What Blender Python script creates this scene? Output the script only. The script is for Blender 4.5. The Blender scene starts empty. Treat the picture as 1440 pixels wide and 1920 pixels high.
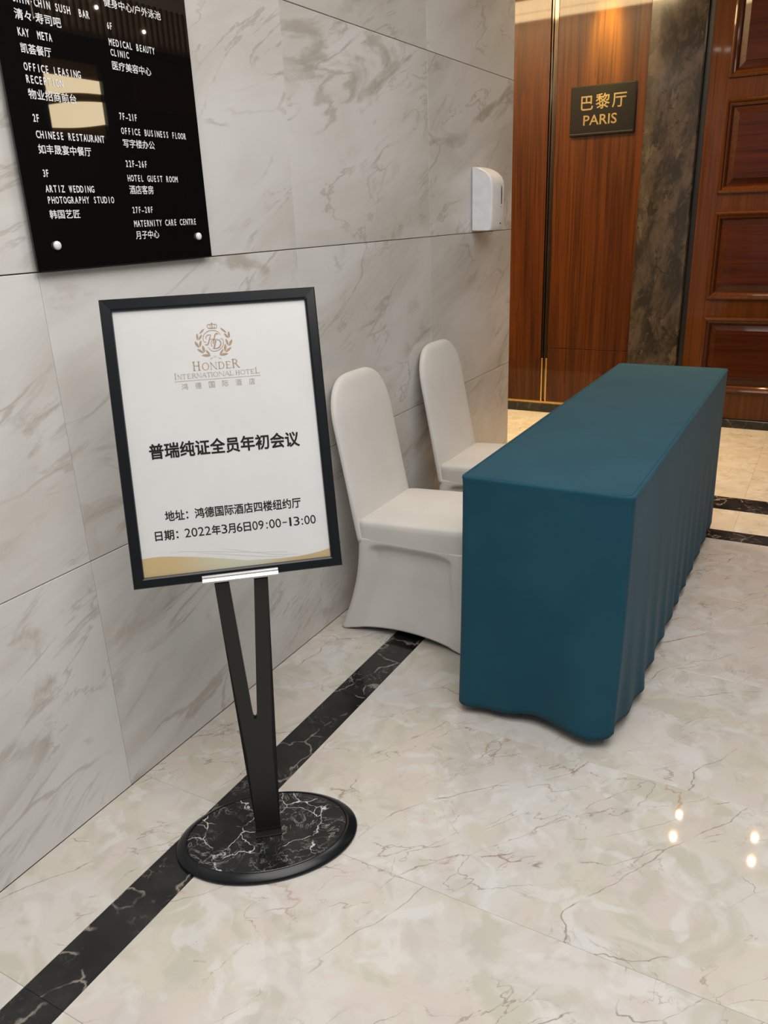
import bpy, bmesh, math, random
from mathutils import Vector, Matrix
random.seed(4)
C = bpy.context.scene.collection
sc = bpy.context.scene
PI = math.pi

# ------------------------------------------------------------------ camera, world, lights
cam_d = bpy.data.cameras.new('camera')
cam = bpy.data.objects.new('camera', cam_d); C.objects.link(cam)
cam_d.sensor_fit = 'AUTO'; cam_d.sensor_width = 36.0
cam_d.lens = 1478.17 / 1920 * 36.0
cam_d.clip_start = 0.02
RX, RR, RZ = 1.2128, -0.0395, 0.5175
Rm = Matrix.Rotation(RZ, 4, 'Z') @ Matrix.Rotation(RX, 4, 'X') @ Matrix.Rotation(RR, 4, 'Z')
cam.matrix_world = Matrix.Translation((1.4878, -0.1244, 1.4184)) @ Rm
sc.camera = cam

vs = sc.view_settings
sc.display_settings.display_device = 'sRGB'
vs.view_transform = 'Standard'; vs.look = 'None'
vs.gamma = 1.0; vs.use_curve_mapping = False
vs.exposure = 0.0

world = bpy.data.worlds.new('lobby'); sc.world = world
world.use_nodes = True
wn = world.node_tree.nodes['Background']
wn.inputs[0].default_value = (0.93, 0.97, 1.0, 1); wn.inputs[1].default_value = 0.25


def area(name, loc, size, power, col, rot=(0, 0, 0), sy=None, spread=PI):
    d = bpy.data.lights.new(name, 'AREA'); d.energy = power; d.color = col
    d.shape = 'RECTANGLE' if sy else 'SQUARE'; d.size = size
    if sy: d.size_y = sy
    d.spread = spread
    o = bpy.data.objects.new(name, d); C.objects.link(o)
    o.location = loc; o.rotation_euler = rot
    return o


def spot(name, loc, target, power, col, angle, blend=0.5, radius=0.03):
    d = bpy.data.lights.new(name, 'SPOT'); d.energy = power; d.color = col
    d.spot_size = math.radians(angle); d.spot_blend = blend; d.shadow_soft_size = radius
    o = bpy.data.objects.new(name, d); C.objects.link(o); o.location = loc
    o.rotation_euler = (Vector(target) - Vector(loc)).to_track_quat('-Z', 'Y').to_euler()
    return o


WHITE = (1.0, 0.98, 0.955); WARM = (1.0, 0.50, 0.22); AMBER = (0.95, 1.0, 0.10)
area('lobby_ceiling_light', (1.7, 0.2, 2.86), 2.2, 78, WHITE, sy=2.0)
area('lobby_ceiling_light_middle', (1.5, 2.3, 2.86), 1.0, 18, WHITE, sy=1.0)
for i_, (x_, y_) in enumerate(((1.0, 4.79), (1.0, 5.04), (1.52, 4.79), (1.52, 5.04))):
    spot('back_spot', (x_, y_, 2.87), (x_, y_ - 0.4, 0), 20, WARM, 95, 0.8, 0.016)
spot('wall_washer', (0.01, 5.36, 2.87), (0.02, 5.53, 2.46), 420, AMBER, 30, 1.0, 0.05)
spot('alcove_spot', (-0.5, 4.9, 2.86), (-0.35, 4.8, 0), 85, (1.0, 0.66, 0.16), 70, 0.8, 0.05)


# ------------------------------------------------------------------ object helpers
def link(o, parent=None):
    C.objects.link(o)
    if parent: o.parent = parent
    return o


def obj(name, bm, mat, parent=None, smooth=False):
    me = bpy.data.meshes.new(name)
    bm.normal_update(); bm.to_mesh(me); bm.free()
    if mat: me.materials.append(mat)
    if smooth:
        for p in me.polygons: p.use_smooth = True
    return link(bpy.data.objects.new(name, me), parent)


def thing(name, label, cat, loc=(0, 0, 0), rotz=0.0, group=None, matrix=None):
    o = bpy.data.objects.new(name, None); C.objects.link(o)
    o.empty_display_size = 0.05
    if matrix is not None: o.matrix_world = matrix
    else:
        o.location = loc; o.rotation_euler = (0, 0, rotz)
    o['label'] = label; o['category'] = cat
    if group: o['group'] = group
    return o


def struct(name, bm, mat, parent=None, smooth=False):
    o = obj(name, bm, mat, parent, smooth)
    if parent is None: o['kind'] = 'structure'
    return o


def add_box(bm, x0, x1, y0, y1, z0, z1, bev=0.0, seg=2):
    t = bmesh.new()
    vs_ = [t.verts.new((x, y, z)) for z in (z0, z1) for y in (y0, y1) for x in (x0, x1)]
    for f in ((0, 2, 3, 1), (4, 5, 7, 6), (0, 1, 5, 4), (2, 6, 7, 3), (0, 4, 6, 2), (1, 3, 7, 5)):
        t.faces.new([vs_[i] for i in f])
    if bev > 0:
        bmesh.ops.bevel(t, geom=t.edges[:], offset=bev, segments=seg, affect='EDGES', profile=0.5)
    merge(bm, t)


def merge(bm, t, M=None):
    mp = {}
    for v in t.verts: mp[v] = bm.verts.new(M @ v.co if M else v.co)
    for f in t.faces:
        try: bm.faces.new([mp[v] for v in f.verts])
        except ValueError: pass
    t.free()


def add_loft(bm, rings, cap0=True, cap1=True, closed=True):
    R = [[bm.verts.new(p) for p in r] for r in rings]
    n = len(R[0])
    for a, b in zip(R[:-1], R[1:]):
        for i in range(n if closed else n - 1):
            j = (i + 1) % n
            bm.faces.new((a[i], a[j], b[j], b[i]))
    if cap0: bm.faces.new(list(reversed(R[0])))
    if cap1: bm.faces.new(R[-1])


def superring(cx, cy, hx, hy, z, n=4.0, N=64):
    r = []
    for i in range(N):
        a = 2 * PI * i / N
        c, s = math.cos(a), math.sin(a)
        k = (abs(c) ** n + abs(s) ** n) ** (-1.0 / n)
        r.append(Vector((cx + hx * c * k, cy + hy * s * k, z)))
    return r


def sstep(a, b, x):
    t = max(0.0, min(1.0, (x - a) / (b - a)))
    return t * t * (3 - 2 * t)


# ------------------------------------------------------------------ material helpers
class NT:
    def __init__(self, name):
        self.m = bpy.data.materials.new(name); self.m.use_nodes = True
        self.t = self.m.node_tree; self.b = self.t.nodes['Principled BSDF']

    def n(self, typ, **kw):
        nd = self.t.nodes.new(typ)
        for k, v in kw.items(): setattr(nd, k, v)
        return nd

    def l(self, a, b): self.t.links.new(a, b)

    def val(self, sock, v):
        if hasattr(v, 'is_linked') or isinstance(v, bpy.types.NodeSocket): self.l(v, sock)
        else: sock.default_value = v

    def math(self, op, a, b=None, clamp=False):
        nd = self.n('ShaderNodeMath', operation=op, use_clamp=clamp)
        self.val(nd.inputs[0], a)
        if b is not None: self.val(nd.inputs[1], b)
        return nd.outputs[0]

    def mix(self, f, a, b):
        nd = self.n('ShaderNodeMix', data_type='RGBA')
        self.val(nd.inputs[0], f)
        for s, v in ((nd.inputs[6], a), (nd.inputs[7], b)):
            if isinstance(v, bpy.types.NodeSocket): self.l(v, s)
            else: s.default_value = (*v, 1)
        return nd.outputs[2]

    def remap(self, x, a, b, c=0.0, d=1.0, smooth=True):
        nd = self.n('ShaderNodeMapRange', interpolation_type='SMOOTHSTEP' if smooth else 'LINEAR')
        self.l(x, nd.inputs[0])
        for i, v in enumerate((a, b, c, d)): nd.inputs[i + 1].default_value = v
        return nd.outputs[0]

    def coords(self, scale=(1, 1, 1), rot=(0, 0, 0), island=0.0):
        tc = self.n('ShaderNodeTexCoord'); out = tc.outputs['Object']
        if island:
            g = self.n('ShaderNodeNewGeometry')
            mu = self.n('ShaderNodeVectorMath', operation='MULTIPLY_ADD')
            cx = self.n('ShaderNodeCombineXYZ')
            self.l(g.outputs['Random Per Island'], cx.inputs[0])
            self.l(self.math('FRACT', self.math('MULTIPLY', g.outputs['Random Per Island'], 17.3)), cx.inputs[1])
            self.l(self.math('FRACT', self.math('MULTIPLY', g.outputs['Random Per Island'], 41.7)), cx.inputs[2])
            self.l(cx.outputs[0], mu.inputs[0]); mu.inputs[1].default_value = (island,) * 3
            self.l(out, mu.inputs[2]); out = mu.outputs[0]
        mp = self.n('ShaderNodeMapping', vector_type='TEXTURE')   # turn first, then stretch
        mp.inputs['Rotation'].default_value = rot; mp.inputs['Scale'].default_value = tuple(1.0 / k for k in scale)
        self.l(out, mp.inputs[0])
        return mp.outputs[0]

    def noise(self, vec, scale, detail=5, rough=0.55, dist=0.0):
        nd = self.n('ShaderNodeTexNoise')
        self.l(vec, nd.inputs['Vector'])
        nd.inputs['Scale'].default_value = scale; nd.inputs['Detail'].default_value = detail
        nd.inputs['Roughness'].default_value = rough; nd.inputs['Distortion'].default_value = dist
        return nd.outputs[0]

    def vein(self, vec, scale, width, detail=4, rough=0.5, dist=1.0):
        """1 on thin lines where the noise crosses one half, 0 elsewhere"""
        x = self.noise(vec, scale, detail, rough, dist)
        d = self.math('ABSOLUTE', self.math('SUBTRACT', x, 0.5))
        return self.remap(d, 0.0, width, 1.0, 0.0)

    def cells(self, vec, scale, width, warp=0.4, wscale=3.0):
        """crack lines along the borders of warped voronoi cells"""
        nz = self.n('ShaderNodeTexNoise'); self.l(vec, nz.inputs['Vector'])
        nz.inputs['Scale'].default_value = wscale; nz.inputs['Detail'].default_value = 6
        ma = self.n('ShaderNodeVectorMath', operation='MULTIPLY_ADD')
        self.l(nz.outputs['Color'], ma.inputs[0]); ma.inputs[1].default_value = (warp,) * 3; self.l(vec, ma.inputs[2])
        v = self.n('ShaderNodeTexVoronoi', feature='DISTANCE_TO_EDGE')
        self.l(ma.outputs[0], v.inputs['Vector']); v.inputs['Scale'].default_value = scale
        return self.remap(v.outputs['Distance'], 0.0, width, 1.0, 0.0)

    def set(self, col=None, rough=0.5, metal=0.0, coat=0.0, coat_rough=0.05, ior=None, spec=None, sheen=0.0):
        b = self.b
        if col is not None:
            if isinstance(col, bpy.types.NodeSocket): self.l(col, b.inputs['Base Color'])
            else: b.inputs['Base Color'].default_value = (*col, 1)
        self.val(b.inputs['Roughness'], rough); b.inputs['Metallic'].default_value = metal
        b.inputs['Coat Weight'].default_value = coat; b.inputs['Coat Roughness'].default_value = coat_rough
        if ior: b.inputs['IOR'].default_value = ior
        if spec is not None: b.inputs['Specular IOR Level'].default_value = spec
        b.inputs['Sheen Weight'].default_value = sheen
        return self

    def bump(self, h, strength=0.2, dist=0.01):
        bp = self.n('ShaderNodeBump'); bp.inputs['Strength'].default_value = strength
        bp.inputs['Distance'].default_value = dist
        self.l(h, bp.inputs['Height']); self.l(bp.outputs[0], self.b.inputs['Normal'])
        return self


def flat(name, col, rough=0.5, **kw):
    """plain colour with a faint procedural variation"""
    m = NT(name); v = m.coords()
    x = m.noise(v, 30, 3)
    c = m.mix(m.remap(x, 0.3, 0.7), tuple(k * 0.96 for k in col), tuple(min(1, k * 1.04) for k in col))
    return m.set(c, rough, **kw).m


def emit(name, col, strength):
    m = NT(name); m.set((0, 0, 0), 0.6)
    m.b.inputs['Emission Color'].default_value = (*col, 1); m.b.inputs['Emission Strength'].default_value = strength
    return m.m


def mat_wall_marble():
    m = NT('white_wall_marble')
    v = m.coords((1, 1, 1), (math.radians(20), 0, 0), 9.0)
    st = m.coords((1.0, 0.45, 1.5), (math.radians(20), 0, 0), 9.0)
    cloud = m.noise(st, 2.2, 6, 0.55, 0.8)
    c = m.mix(m.remap(cloud, 0.35, 0.68), (0.69, 0.68, 0.665), (0.57, 0.545, 0.505))
    blot = m.remap(m.noise(st, 4.5, 7, 0.62, 1.1), 0.52, 0.66)
    area_ = m.remap(m.noise(v, 1.5, 3, 0.5, 0.3), 0.44, 0.60)
    c = m.mix(m.math('MULTIPLY', m.math('MULTIPLY', blot, area_), 0.85), c, (0.42, 0.385, 0.33))
    ve = m.vein(st, 2.6, 0.018, 6, 0.6, 1.2)
    c = m.mix(m.math('MULTIPLY', m.math('MULTIPLY', ve, m.remap(m.noise(v, 3.1, 3), 0.45, 0.60)), 0.55), c, (0.38, 0.35, 0.31))
    cr = m.cells(st, 2.4, 0.02, 0.5, 2.0)
    c = m.mix(m.math('MULTIPLY', m.math('MULTIPLY', cr, m.remap(m.noise(v, 2.3, 2), 0.47, 0.62)), 0.6), c, (0.40, 0.36, 0.31))
    return m.set(c, 0.24, spec=0.45).m


def mat_floor_marble():
    m = NT('cream_floor_marble')
    v = m.coords((1, 1, 1), (0, 0, 0.5), 7.0)
    st = m.coords((0.55, 1.5, 1), (0, 0, math.radians(51)), 7.0)
    def patches(scale, lo, hi, dist): return m.remap(m.noise(v, scale, 5, 0.5, dist), lo, hi)
    c = m.mix(patches(2.4, 0.40, 0.60, 1.2), (0.62, 0.60, 0.565), (0.60, 0.555, 0.475))
    c = m.mix(m.math('MULTIPLY', patches(4.3, 0.47, 0.61, 1.6), 0.75), c, (0.605, 0.54, 0.50))
    c = m.mix(m.math('MULTIPLY', patches(5.7, 0.50, 0.63, 1.4), 0.75), c, (0.51, 0.485, 0.405))
    c = m.mix(m.math('MULTIPLY', patches(9.0, 0.53, 0.64, 1.0), 0.7), c, (0.67, 0.66, 0.64))
    c = m.mix(m.math('MULTIPLY', patches(14.0, 0.52, 0.66, 0.8), 0.35), c, (0.50, 0.47, 0.44))
    sp = m.remap(m.noise(v, 7.0, 3, 0.5, 0.4), 0.44, 0.56)
    reg = m.remap(m.noise(v, 2.6, 3, 0.5, 0.4), 0.44, 0.56)
    big = m.cells(st, 2.3, 0.0055, 0.30, 3.0)
    c = m.mix(m.math('MULTIPLY', m.math('MULTIPLY', big, sp), 0.72), c, (0.22, 0.15, 0.11))
    fine = m.cells(st, 5.5, 0.012, 0.22, 7.0)
    c = m.mix(m.math('MULTIPLY', m.math('MULTIPLY', fine, m.math('MULTIPLY', reg, m.remap(m.noise(v, 11.0, 3), 0.44, 0.54))), 0.66), c, (0.27, 0.20, 0.16))
    wig = m.vein(v, 4.6, 0.006, 7, 0.6, 0.9)
    c = m.mix(m.math('MULTIPLY', m.math('MULTIPLY', wig, m.math('MULTIPLY', reg, sp)), 0.6), c, (0.28, 0.21, 0.17))
    rust = m.cells(st, 2.9, 0.012, 0.35, 4.0)
    c = m.mix(m.math('MULTIPLY', m.math('MULTIPLY', rust, m.remap(m.noise(v, 5.2, 2), 0.60, 0.70)), 0.6), c, (0.40, 0.22, 0.14))
    return m.set(c, 0.035, ior=1.5).m


def mat_black_marble(name, vein, dense, scale, vein2, cw=0.02):
    m = NT(name)
    v = m.coords((1, 1, 1), (0, 0, 0.4), 5.0)
    c = m.mix(m.remap(m.noise(v, 9 * scale, 5), 0.35, 0.7), (0.008, 0.009, 0.010), (0.022, 0.021, 0.019))
    w = m.vein(v, 7 * scale, 0.018, 8, 0.65, 1.6)
    reg = m.remap(m.noise(v, 5 * scale, 3), 0.62 - dense, 0.78 - dense)
    c = m.mix(m.math('MULTIPLY', m.math('MULTIPLY', w, reg), 0.75), c, vein2)
    e = m.cells(v, 4.6 * scale, cw, 0.30 / scale, 4 * scale)
    reg2 = m.remap(m.noise(v, 4.5 * scale, 3), 0.46, 0.56)
    c = m.mix(m.math('MULTIPLY', m.math('MULTIPLY', e, reg2), 0.95), c, vein)
    return m.set(c, 0.12).m


def mat_brown_marble():
    m = NT('dark_brown_marble')
    st = m.coords((1.3, 1.3, 0.55), (0, 0.15, 0))
    c = m.mix(m.remap(m.noise(st, 7, 9, 0.72, 0.35), 0.38, 0.66), (0.014, 0.0105, 0.008), (0.058, 0.043, 0.032))
    bl = m.remap(m.noise(st, 10, 8, 0.7, 0.5), 0.56, 0.64)
    c = m.mix(m.math('MULTIPLY', bl, 0.7), c, (0.085, 0.066, 0.051))
    dk = m.remap(m.noise(m.coords((1, 1, 1)), 13, 5, 0.6, 0.8), 0.58, 0.66)
    c = m.mix(m.math('MULTIPLY', dk, 0.8), c, (0.010, 0.008, 0.006))
    return m.set(c, 0.14, coat=0.3).m


def mat_wood(name, a, b, d, along='Z', rough=0.3):
    m = NT(name)
    s = (14, 14, 0.55) if along == 'Z' else (0.55, 14, 14)
    v = m.coords(s, (0, 0, 0), 3.0)
    fine = m.coords(tuple(k * 5 if k > 1 else k * 2.0 for k in s), (0, 0, 0), 3.0)
    x = m.noise(v, 1.0, 5, 0.6, 0.9)
    c = m.mix(m.remap(x, 0.3, 0.7), a, b)
    y = m.noise(fine, 1.0, 4, 0.6, 0.2)
    c = m.mix(m.math('MULTIPLY', m.remap(y, 0.48, 0.68), 0.7), c, d)
    fl = m.vein(v, 0.7, 0.03, 3, 0.5, 1.5)
    c = m.mix(m.math('MULTIPLY', fl, 0.4), c, d)
    m.b.inputs['Coat IOR'].default_value = 1.6
    return m.set(c, rough, coat=0.34, coat_rough=0.05, spec=0.10).m


def mat_cloth(name, a, b, rough=0.85, sheen=0.05, weave=900, bump=0.08):
    m = NT(name); v = m.coords()
    c = m.mix(m.remap(m.noise(v, 6, 4), 0.35, 0.65), a, b)
    m.set(c, rough, sheen=sheen, spec=0.15)
    wv = m.noise(v, weave, 2, 0.5)
    big = m.noise(v, 22, 3, 0.5)
    m.bump(m.math('ADD', m.math('MULTIPLY', wv, 0.35), big), bump, 0.003)
    return m.m


M_WALL = mat_wall_marble()
M_FLOOR = mat_floor_marble()
M_STRIP = mat_black_marble('black_strip_marble', (0.26, 0.23, 0.20), 0.12, 1.7, (0.20, 0.18, 0.17), 0.035)
M_INLAY = mat_black_marble('black_inlay_marble', (0.72, 0.70, 0.68), 0.20, 2.4, (0.34, 0.32, 0.30), 0.016)
M_BROWN = mat_brown_marble()
M_PANEL = mat_wood('red_brown_panel_wood', (0.036, 0.0085, 0.0014), (0.074, 0.0195, 0.0028), (0.010, 0.0022, 0.0006))
M_DOOR = mat_wood('door_frame_wood', (0.064, 0.0185, 0.0028), (0.082, 0.0255, 0.004), (0.036, 0.009, 0.0018))
M_FIELD = mat_wood('door_field_wood', (0.036, 0.0075, 0.0016), (0.056, 0.0125, 0.0025), (0.015, 0.003, 0.0009), 'X')
M_JOINT = flat('floor_joint', (0.29, 0.25, 0.215), 0.6)
M_GROUT = flat('grout_grey', (0.34, 0.32, 0.30), 0.8)
M_BLACKSTONE = mat_black_marble('black_base_stone', (0.10, 0.08, 0.06), 0.05, 1.3, (0.06, 0.05, 0.04))
M_BRASS = flat('brass', (0.62, 0.40, 0.16), 0.22, metal=1.0)
M_STEEL = flat('bronze_mirror_strip', (0.085, 0.068, 0.058), 0.08, metal=1.0)
M_DARK = flat('shadow_gap_black', (0.006, 0.005, 0.005), 0.35)
M_CEIL = flat('ceiling_paint', (0.70, 0.68, 0.64), 0.7)
M_SLAT = flat('bronze_slat', (0.22, 0.15, 0.09), 0.45)
M_DARKWALL = flat('dark_glass_wall', (0.015, 0.013, 0.012), 0.25)
M_SKIN = mat_cloth('white_spandex', (0.66, 0.64, 0.605), (0.70, 0.68, 0.645), 0.6, 0.1, 1200, 0.03)
M_TEAL = mat_cloth('teal_cloth', (0.009, 0.060, 0.093), (0.011, 0.068, 0.102), 0.8, 0.06, 900, 0.10)
M_FRAME = flat('black_anodised_metal', (0.005, 0.006, 0.008), 0.26, spec=0.35)
M_POST = flat('black_satin_metal', (0.011, 0.0105, 0.010), 0.42, spec=0.4)
M_ALU = flat('brushed_aluminium', (0.60, 0.60, 0.60), 0.35, metal=0.9)
M_INK = flat('black_ink', (0.012, 0.011, 0.011), 0.6, spec=0.2)
M_GOLDINK = flat('bronze_ink', (0.36, 0.245, 0.155), 0.6)
M_GREYINK = flat('warm_grey_ink', (0.36, 0.32, 0.28), 0.6)
M_ACRYL = flat('black_acrylic', (0.004, 0.004, 0.004), 0.015, ior=1.65)
M_WHITEINK = flat('white_print', (0.80, 0.80, 0.80), 0.5)
M_CAP = flat('white_cap', (0.82, 0.82, 0.83), 0.3)
M_GOLDTXT = flat('gold_print', (0.21, 0.135, 0.05), 0.4)
M_PLATE = flat('black_plate', (0.006, 0.0055, 0.006), 0.30, spec=0.2)
M_PLASTIC = flat('white_abs_plastic', (0.86, 0.86, 0.89), 0.3)
M_SLOT = flat('smoked_window', (0.03, 0.022, 0.02), 0.15)
M_LEGM = flat('grey_steel_tube', (0.25, 0.25, 0.26), 0.35, metal=0.8)
M_TOPM = flat('table_board', (0.40, 0.36, 0.30), 0.6)


def mat_paper():
    m = NT('poster_paper'); v = m.coords()
    c = m.mix(m.remap(m.noise(v, 8, 3), 0.3, 0.7), (0.615, 0.61, 0.605), (0.64, 0.635, 0.63))
    return m.set(c, 0.28, coat=0.25, coat_rough=0.12).m


def mat_wave():
    m = NT('poster_gold_wave'); tc = m.n('ShaderNodeTexCoord'); sx = m.n('ShaderNodeSeparateXYZ')
    m.l(tc.outputs['Object'], sx.inputs[0])
    a = m.remap(sx.outputs[0], -0.16, 0.0, 0.0, 1.0)
    b = m.remap(sx.outputs[0], 0.02, 0.15, 0.0, 1.0)
    c = m.mix(a, (0.50, 0.37, 0.19), (0.50, 0.49, 0.37))
    c = m.mix(b, c, (0.47, 0.35, 0.19))
    return m.set(c, 0.28, coat=0.25, coat_rough=0.12).m


M_PAPER = mat_paper(); M_WAVE = mat_wave()

# ------------------------------------------------------------------ structure
Y_JOINT = [-3.73 + 0.9545 * k for k in range(0, 8)] + [3.907]
Y_JOINT = [-3.726, -2.771, -1.817, -0.862, 0.092, 1.047, 2.006, 2.960, 3.907]
Z_JOINT = [0.0, 0.6641, 1.3353, 2.0049, 2.675, 2.9]
bm = bmesh.new()
for y0, y1 in zip(Y_JOINT[:-1], Y_JOINT[1:]):
    for z0, z1 in zip(Z_JOINT[:-1], Z_JOINT[1:]):
        add_box(bm, -0.02, 0.0, y0 + 0.0004, y1 - 0.0004, z0 + 0.0012, z1 - 0.0012, 0.0012, 2)
wall_left = struct('wall_left', bm, M_WALL)
bm = bmesh.new(); add_box(bm, -2.2, -0.0185, -3.73, 3.904, 0.0, 2.9)
obj('tile_backing', bm, M_GROUT, wall_left)

# floor : cream tiles with black marble bands
def spans(lo, hi, cuts):
    e = [lo] + [c for c in cuts if lo < c < hi] + [hi]
    return list(zip(e[:-1], e[1:]))

XJ = [-2.05, -1.20, -0.345, 1.223, 2.076, 2.93]
YJ = [-4.19, -3.6, -3.016, -2.43, -1.842, -1.255, -0.668, -0.081, 0.506, 1.0945, 1.683, 2.269, 2.856, 3.443, 4.6, 5.19]
G = 0.00025
bm = bmesh.new()
def tiles(x0, x1, y0, y1):
    for a, b in spans(x0, x1, XJ if y1 > 3.5 else [2.10]):
        for c, d in spans(y0, y1, YJ):
            add_box(bm, a + G, b - G, c + G, d - G, -0.02, 0.0, 0.0004, 1)
tiles(-0.0, 0.256, -3.7, 3.462)
tiles(0.370, 3.2, -3.7, 3.462)
tiles(0.256, 3.2, 3.582, 3.871)
tiles(-0.0, 0.256, 3.462, 3.871)
tiles(-0.0, 3.2, 4.066, 5.53)
tiles(-2.2, -0.0, 3.907, 5.53)
floor = struct('floor', bm, M_FLOOR)
bm = bmesh.new()
for c, d in spans(-3.7, 3.462, YJ): add_box(bm, 0.256 + G, 0.370 - G, c + G, d - G, -0.02, 0.0, 0.0004, 1)
for a, b in spans(0.256, 3.2, [1.223, 2.076, 2.93]): add_box(bm, a + G, b - G, 3.462 + G, 3.582 - G, -0.02, 0.0, 0.0004, 1)
for a, b in spans(0.0, 3.2, [1.223, 2.076, 2.93]): add_box(bm, a + G, b - G, 3.871 + G, 4.066 - G, -0.02, 0.0, 0.0004, 1)
obj('marble_band', bm, M_STRIP, floor)
bm = bmesh.new(); add_box(bm, -2.2, 3.2, -3.7, 5.7, -0.08, -0.0185)
obj('floor_bed', bm, M_JOINT, floor)

# back wall : wood panelling, bronze strip, brown marble jamb, black base
bm = bmesh.new(); add_box(bm, -2.2, 3.4, 5.575, 5.75, 0.0, 2.9)
wall_back = struct('wall_back', bm, M_DARK)
def wood_panel(name, x0, x1, z0, z1, m=M_PANEL, y=5.53):
    b = bmesh.new(); add_box(b, x0, x1, y, 5.576, z0, z1, 0.0025, 2)
    return obj(name, b, m, wall_back)
wood_panel('wood_panel', -2.2, -0.353, 0.085, 2.9)
wood_panel('wood_panel', -0.303, 0.277, 0.479, 2.9)
wood_panel('wood_panel', -0.303, 0.277, 0.085, 0.476)
bm = bmesh.new()
add_box(bm, -0.350, -0.339, 5.541, 5.576, 0.07, 2.9, 0.002)
add_box(bm, -0.317, -0.306, 5.541, 5.576, 0.07, 2.9, 0.002)
add_box(bm, -0.339, -0.317, 5.553, 5.576, 0.07, 2.9)
struct('trim_1', bm, M_STEEL)
bm = bmesh.new()
for xa in (-0.3515, -0.3185):
    add_box(bm, xa, xa + 0.014, 5.538, 5.576, 0.084, 0.40, 0.002)
struct('trim_6', bm, M_BRASS)
bm = bmesh.new(); add_box(bm, -2.2, 0.277, 5.524, 5.576, 0.068, 0.083, 0.002)
struct('trim_2', bm, M_BRASS)
bm = bmesh.new(); add_box(bm, -2.2, 0.277, 5.518, 5.576, 0.0, 0.068, 0.004)
add_box(bm, 0.640, 3.2, 5.512, 5.576, 0.0, 0.058, 0.004)
struct('baseboard_back', bm, M_BLACKSTONE)
# marble jamb, and the black reveal beside the door
bm = bmesh.new()
prof = [(0.277, 5.576), (0.277, 5.509), (0.280, 5.506), (0.598, 5.506), (0.606, 5.514), (0.606, 5.576)]
add_loft(bm, [[Vector((x, y, 0.0)) for x, y in prof], [Vector((x, y, 2.9)) for x, y in prof]])
struct('trim_3', bm, M_BROWN)
bm = bmesh.new(); add_box(bm, 0.606, 0.640, 5.535, 5.576, 0.0, 2.9, 0.003)
struct('trim_4', bm, M_DARK)

# panelled doors
PROF = [(0.0, 0.0), (0.003, 0.012), (0.012, 0.017), (0.020, 0.014), (0.026, 0.006), (0.034, 0.004), (0.042, -0.004), (0.048, -0.012), (0.052, -0.012), (0.084, -0.002), (0.086, 0.001)]
ZP = [(0.237, 0.725), (0.837, 1.371), (1.473, 2.006), (2.114, 2.646)]
def door(name, x0, x1, px0, px1):
    Y = 5.53
    b = bmesh.new()
    add_box(b, x0, px0, Y, 5.575, 0.06, 2.9)
    add_box(b, px1, x1, Y, 5.575, 0.06, 2.9)
    zs = [0.06] + [z for p in ZP for z in p] + [2.9]
    for i in range(0, len(zs), 2):
        add_box(b, px0, px1, Y, 5.575, zs[i], zs[i + 1])
    d = struct(name, b, M_DOOR)
    for z0, z1 in ZP:
        b = bmesh.new()
        rings = []
        for o, h in PROF:
            rings.append([Vector((px0 + o, Y - h, z0 + o)), Vector((px1 - o, Y - h, z0 + o)), Vector((px1 - o, Y - h, z1 - o)), Vector((px0 + o, Y - h, z1 - o))])
        add_loft(b, rings[:7], False, False)
        mo = obj('panel_moulding', b, M_DOOR, d)
        b = bmesh.new(); add_loft(b, rings[6:], False, True)
        obj('raised_panel', b, M_FIELD, d)
    b = bmesh.new(); add_box(b, px0 - 0.03, px1 + 0.03, 5.556, 5.575, 0.06, 2.9)
    obj('door_core', b, M_DOOR, d)
    return d
door('door_1', 0.640, 1.640, 0.749, 1.530)
door('door_2', 1.644, 2.644, 1.754, 2.535)
bm = bmesh.new(); add_box(bm, 2.648, 3.2, 5.53, 5.576, 0.0, 2.9)
struct('trim_5', bm, M_BROWN)

# ceiling with warm light trough over the recess, and lamp heads
bm = bmesh.new(); add_box(bm, -2.2, 3.2, -0.9, 5.75, 2.9, 3.0)
ceiling = struct('ceiling', bm, M_CEIL)
bm = bmesh.new(); add_box(bm, -1.9, 0.16, 3.96, 4.20, 2.893, 2.899); add_box(bm, -1.9, 0.16, 4.25, 4.60, 2.893, 2.899)
obj('light_trough', bm, emit('warm_trough', (1.0, 0.72, 0.38), 36.0), ceiling)
M_LAMP = emit('lamp_disc', (1.0, 0.93, 0.85), 30.0)
def disc(bm, x, y, z, r, n=20):
    vs_ = [bm.verts.new((x + r * math.cos(2 * PI * i / n), y - r * math.sin(2 * PI * i / n), z)) for i in range(n)]
    bm.faces.new(vs_)
for x in (1.0, 1.52):
    for y in (4.79, 5.04):
        b = bmesh.new(); disc(b, x, y, 2.892, 0.016)
        obj('lamp_lens', b, M_LAMP, ceiling)
for x, y in ((0.08, 1.43), (0.17, 1.35)):
    b = bmesh.new(); disc(b, x, y, 2.892, 0.03)
    obj('lamp_lens', b, M_LAMP, ceiling)

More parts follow.
